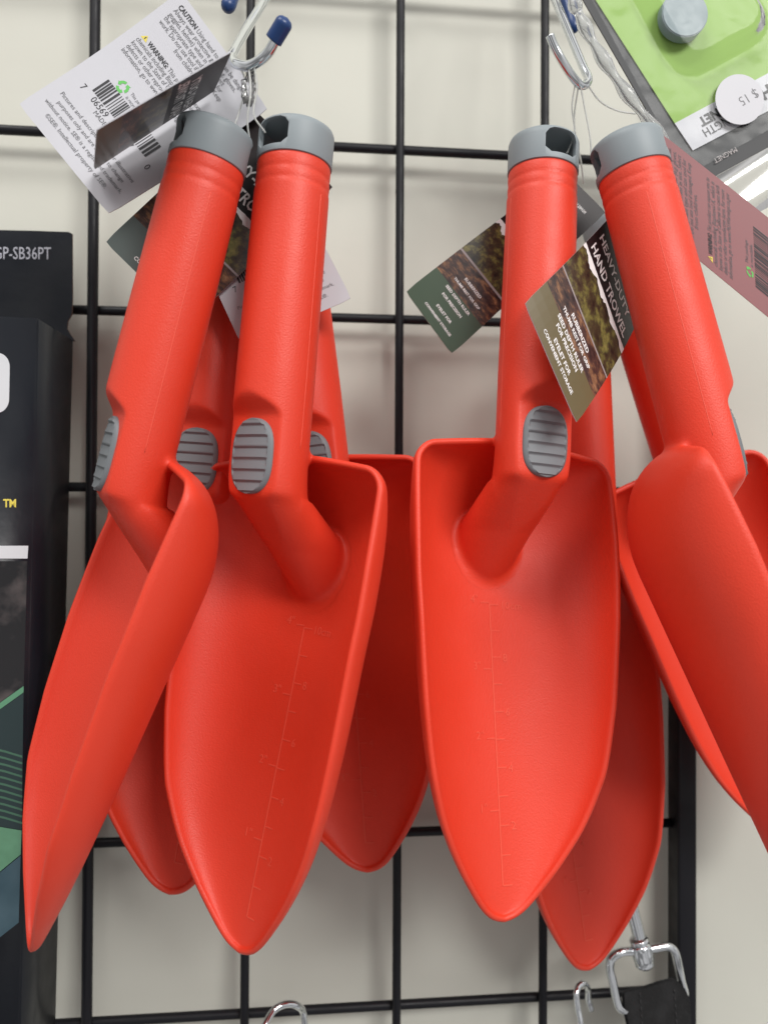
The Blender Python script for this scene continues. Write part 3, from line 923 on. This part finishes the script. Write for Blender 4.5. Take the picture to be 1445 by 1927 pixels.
rel(px_text([T_('MAGNET', 25, (1389, 181), bold=.035, sx=.86), T_('STRENGTH', 24, (1403, 198), sx=.80, bold=-.004), T_('HIGH', 34, (1492, 132), bold=.035, sx=.92)], PK, .80, 'printed_text', INK, pack))
rel(px_text([T_('MAGNET', 14, (1383, 276), sx=.85)], PK, .80, 'small_print', TEALP, pack))
# magnet disc
cM = on_plane(1277, 40, PK, 1.3)
bm = bmesh.new()
bmesh.ops.create_cone(bm, cap_ends=True, segments=64, radius1=9.2*MM, radius2=9.2*MM, depth=5.0*MM)
bmesh.ops.bevel(bm, geom=[e for e in bm.edges if len(e.link_faces) == 2 and e.calc_face_angle(0) > 1], offset=.35*MM, segments=3, affect='EDGES')
q = Vector(n_).to_track_quat('Z', 'Y').to_matrix().to_4x4()
for v in bm.verts: v.co = q @ v.co
o = bmobj('magnet_disc', bm, ZINC, pack); o.data.transform(Matrix.Translation(Vector(cM+n_*3.0-base_off)*MM)); o.data.set_sharp_from_angle(angle=math.radians(35))
# blister: a clear sheet over the card with a raised rounded pocket round the magnet
def blister():
    V, Fc = [], []
    nu, nv = 60, 60
    org = on_plane(1300, 10, PK, 0)
    e1 = on_plane(1388, -38, PK, 0)-org; e1 /= np.linalg.norm(e1)
    e2 = np.cross(n_, e1)
    if e2[2] > 0: e2 = -e2
    for j in range(nv):
        for i in range(nu):
            a = -36+84*i/(nu-1); b = -30+88*j/(nv-1)
            q_ = ((abs(a-2)/19)**5+(abs(b-1)/21)**5)**.2
            h = 2.0+5.2*max(0.0, min(1.0, (1.14-q_)/.18))
            h += .35*mnoise.noise(Vector((a*.11, b*.11, 3)))+.15*mnoise.noise(Vector((a*.4, b*.4, 1)))
            V.append(org+e1*a+e2*b+n_*h-base_off)
    for j in range(nv-1):
        for i in range(nu-1): Fc.append((j*nu+i, j*nu+i+1, (j+1)*nu+i+1, (j+1)*nu+i))
    return mesh('blister_cover', V, Fc, CLEAR, pack)
blister()
path = spline([on_plane(u, v, PK, 2.0)-base_off for u, v in ((1066, -50), (1078, 0), (1092, 34), (1120, 88), (1160, 150), (1205, 210), (1262, 284))], 12)
tube('blister_rim', path, [2.3*(1+.25*math.sin(i*.5)) for i in range(len(path))], CLEAREDGE, pack, 10)
# clear flange below the card
def flange():
    V, Fc = [], []
    a, b, c, d = [on_plane(u, v, PK, .3) for u, v in ((1346, 332), (1530, 232), (1530, 345), (1392, 418))]
    n1, n2 = 24, 14
    for j in range(n2):
        for i in range(n1):
            u, v = i/(n1-1), j/(n2-1)
            p = (a*(1-u)+b*u)*(1-v)+(d*(1-u)+c*u)*v
            V.append(p+n_*(2.2*math.sin(v*3.2)+.8*math.sin(v*9+u*2))-base_off)
    for j in range(n2-1):
        for i in range(n1-1): Fc.append((j*n1+i, j*n1+i+1, (j+1)*n1+i+1, (j+1)*n1+i))
    return mesh('clear_flange', V, Fc, clear_plastic('flange_plastic', (.82, .83, .84), .35, .16), pack)
flange()
# sticker
cS = on_plane(1391, 187, PK, 3.3); N = 48
e1 = on_plane(1479, 139, PK, 3.3)-cS; e1 /= np.linalg.norm(e1); e2 = np.cross(n_, e1)
o = rel(slab('price_sticker', [cS+9.9*(e1*math.cos(2*math.pi*k/N)+e2*math.sin(2*math.pi*k/N)) for k in range(N)], n_, .15, WHITECARD, pack))
tx = rel(px_text([T_('$ 15', 26, (1421, 166), sx=.85, bold=-.01)], PK, 3.36, 'price', INKGREY, pack)); tx.parent = o
tag(pack, 'lime green magnet blister pack hanging upside down at the top right', 'magnet pack')

# ------------------------------------------------------------------ black boxes at the left
BOXBLK = mat('black_box_card', (.009, .011, .016), .42, spec=.32, bump=(260, .0003, .25), rnoise=(40, .28, .45))
BOXSIDE = mat('black_box_side', (.010, .009, .010), .38, coat=.1)
KRAFT = mat('torn_kraft', (.20, .12, .07), .8)
FT = [P(-150, 588, -24), P(73, 598, -24), P(38, 1960, -34), P(-190, 1960, -34)]
BKc = [P(-90, 632, 15), P(139, 640, 15), P(105, 1960, 6), P(-120, 1960, 6)]
box = empty('black_box', FT[3])
def rb(o, r=None):
    o.data.transform(Matrix.Translation(-Vector((r or box).location))); return o
V = FT+BKc
Fc = [(0, 1, 2, 3), (7, 6, 5, 4), (0, 4, 5, 1), (1, 5, 6, 2), (2, 6, 7, 3), (3, 7, 4, 0)]
bm = bmesh.new(); vs = [bm.verts.new(tuple((np.array(v)-np.array(box.location)/MM)*MM)) for v in V]
for f in Fc: bm.faces.new([vs[i] for i in f])
bmesh.ops.recalc_face_normals(bm, faces=bm.faces[:])
bmesh.ops.bevel(bm, geom=bm.edges[:], offset=.7*MM, segments=3, affect='EDGES')
bmobj('box_body', bm, BOXBLK, box)
BP = plane_of(FT[0], FT[1], FT[3])
def art(name, poly, matl, off=.08): return rb(slab(name, [on_plane(u, v, BP, off) for u, v in poly], BP[1], .06, matl, box))
WHITEP = mat('printed_white', (.62, .64, .67), .4)
rr = [(-60, 664), (-4, 664)]+[(-4+23*math.sin(a), 690-26*math.cos(a)) for a in np.linspace(.2, 1.57, 8)]+[(18, 748)]+[(-5+23*math.cos(a), 750+27*math.sin(a)) for a in np.linspace(0, 1.4, 8)]+[(-60, 778)]
art('printed_letter', rr, WHITEP)
rb(px_text([(text2d('TM', 21, (0, 0), 'LEFT', sx=.85, bold=.03), (7, 954), (1, 0), (0, -1))], BP, .1, 'trademark_print', YELLOWINK, box))
art('printed_bar', [(-60, 1027), (54, 1027), (52.5, 1051), (-60, 1051)], WHITEP)
def rock_mat():
    return mat('printed_rocks', (.010, .010, .012), .35, coat=.2, noise=(70, (.075, .065, .065), .56, .74))
art('printed_photo', [(-60, 1056), (52, 1056), (45.5, 1290), (0, 1322), (-60, 1366)], rock_mat())
TG = mat('tray_green', (.10, .27, .16), .35); TD = mat('tray_dark', (.018, .035, .038), .35); TB = mat('tray_blue', (.035, .075, .10), .35, noise=(60, (.06, .11, .14), .4, .7))
art('printed_tray', [(-60, 1366), (45.2, 1291), (45, 1303), (-60, 1378)], TG)
art('printed_tray', [(-60, 1379), (45, 1304), (41.5, 1562), (-60, 1545)], TD)
ribs = []
for k in range(11):
    y = 1412+12.5*k
    ribs.append(([(-30, y-9), (10, y), (42.6, y+10), (42.5, y+14), (10, y+4.2), (-30, y-4.5)], [(0, 1, 4, 5), (1, 2, 3, 4)]))
V, Fc = merge(ribs)
rb(mesh('printed_ribs', [on_plane(u, v, BP, .14) for u, v in V], Fc, mat('rib_green', (.055, .135, .09), .4), box, smooth=False))
art('printed_tray', [(-60, 1546), (41.4, 1563), (39.6, 1608), (-60, 1690)], mat('tray_floor', (.13, .31, .19), .35, noise=(80, (.09, .22, .13), .4, .7)))
art('printed_tray', [(-60, 1692), (39.5, 1610), (36, 1736), (-60, 1812)], TB)
tag(box, 'tall black box at the left edge printed with a green tray', 'box')
fl = [(-150, 430), (60, 434), (130, 436.5), (137, 440), (137.5, 560), (136, 592), (129, 604), (127, 618), (134, 630), (142, 642), (-150, 642)]
FLP = plane_of(P(0, 435, 14.5), P(137, 437, 14.5), P(0, 640, 14.5))
flap = slab('back_flap', [on_plane(u, v, FLP, 0) for u, v in fl], FLP[1], .8, [BOXBLK, KRAFT], None)
for p in flap.data.polygons:
    if len(p.vertices) == 4: p.material_index = 1
rb(flap); flap.parent = box
rb(px_text([(text2d('SGP-SB36PT', 33, (0, 0), 'RIGHT', sx=.70, bold=0.0), (97, 488), (1, .01), (0, -1))], FLP, .12, 'printed_code', mat('code_ink', (.45, .46, .52), .4), box))

# ------------------------------------------------------------------ swivel clip on a black strap
clip = empty('swivel_clip', P(1204, 1790, 4))
oc = np.array(clip.location)/MM
def pc(u, v, Y): return P(u, v, Y+34)-oc
def lathe_px(name, a, b, prof, matl):
    a, b = pc(*a), pc(*b); n = len(prof)
    ts = np.linspace(0, 1, 26); rs = np.interp(ts, [t for t, r in prof], [r for t, r in prof])
    rs[1:-1] = .25*rs[:-2]+.5*rs[1:-1]+.25*rs[2:]
    path = [a+(b-a)*t for t in ts]
    V, Fc = tube_data(path, list(rs), 32)
    return mesh(name, V, Fc, matl, clip)
lathe_px('shank', (1178, 1668, -27), (1204, 1772, -30), [(0, 2.9), (.3, 2.9), (.98, 2.9), (1, 2.8)], CHROME)
lathe_px('collar', (1200, 1764, -30), (1203, 1776, -30), [(0, 3.0), (.15, 4.0), (.5, 4.4), (.85, 4.0), (1, 3.0)], CHROME)
lathe_px('swivel_barrel', (1203, 1774, -30), (1212, 1812, -30), [(0, 3.2), (.05, 4.2), (.2, 4.7), (.5, 4.9), (.8, 4.7), (.97, 4.2), (1, 3.3)], CHROME)
lathe_px('rivet_head', (1210, 1806, -30), (1214, 1824, -30), [(0, 3.6), (.25, 4.3), (.5, 4.3), (.75, 3.4), (.92, 1.8), (1, .1)], CHROME)
tube('strap_ring', spline([pc(*p) for p in ((1206, 1900, -26), (1190, 1899, -28.5), (1178, 1900, -30.5), (1168, 1899, -31), (1161, 1886, -31), (1153, 1850, -31), (1147, 1822, -31), (1151, 1803, -31), (1168, 1792, -31), (1190, 1790, -30), (1206, 1789, -30), (1232, 1784, -30), (1254, 1781, -30), (1268, 1790, -30), (1275, 1815, -29), (1281, 1845, -26), (1287, 1872, -23), (1276, 1896, -22))], 10), 1.95, CHROME, clip, 18)
tube('snap_hook', spline([pc(*p) for p in ((1180, 1676, -27), (1200, 1672, -22), (1217, 1645, -18), (1220, 1615, -16), (1205, 1590, -14), (1175, 1590, -14), (1160, 1620, -16), (1165, 1650, -20))], 10), 1.7, CHROME, clip, 16)
tag(clip, 'chrome swivel clip at the lower right, gripping a black strap', 'clip')
FABRIC = mat('black_webbing', (.006, .006, .0065), .9, bump=(700, .0005, .7), noise=(120, (.013, .013, .014), .45, .65))
SP = plane_of(P(1170, 1860, 3), P(1280, 1845, 5), P(1180, 1940, 3))
top_e = [(1169, 1864), (1185, 1860), (1210, 1855), (1240, 1845), (1262, 1840), (1276, 1847), (1288, 1860), (1297, 1880), (1300, 1930), (1302, 2010), (1192, 2010), (1178, 1930), (1170, 1895)]
bm = bmesh.new()
fr = [bm.verts.new(tuple(c*MM for c in on_plane(u, v, SP, 1.6))) for u, v in top_e]
bk = [bm.verts.new(tuple(c*MM for c in on_plane(u, v, SP, -2.4))) for u, v in top_e]
bm.faces.new(fr); bm.faces.new(bk[::-1])
for k in range(len(fr)): bm.faces.new((fr[k], bk[k], bk[(k+1) % len(fr)], fr[(k+1) % len(fr)]))
bmesh.ops.recalc_face_normals(bm, faces=bm.faces[:])
bmesh.ops.bevel(bm, geom=[e for e in bm.edges if (e.verts[0] in fr) == (e.verts[1] in fr)], offset=1.3*MM, segments=4, affect='EDGES')
strap = bmobj('webbing_strap', bm, FABRIC); strap.data.set_sharp_from_angle(angle=math.radians(50))
st = []
for k in range(9):
    for (a, b) in (((1203, 1868), (1212, 1990)), ((1268, 1862), (1276, 1990))):
        t = k/9; u, v = a[0]+(b[0]-a[0])*t, a[1]+(b[1]-a[1])*t
        st.append(tube_data([on_plane(u, v, SP, 1.7), on_plane(u+.5, v+4, SP, 1.95), on_plane(u+1, v+8, SP, 1.7)], .28, 6))
mesh('stitching', *merge(st), mat('thread', (.03, .03, .032), .8), strap)
tag(strap, 'black webbing strap folded through the chrome clip ring', 'strap')
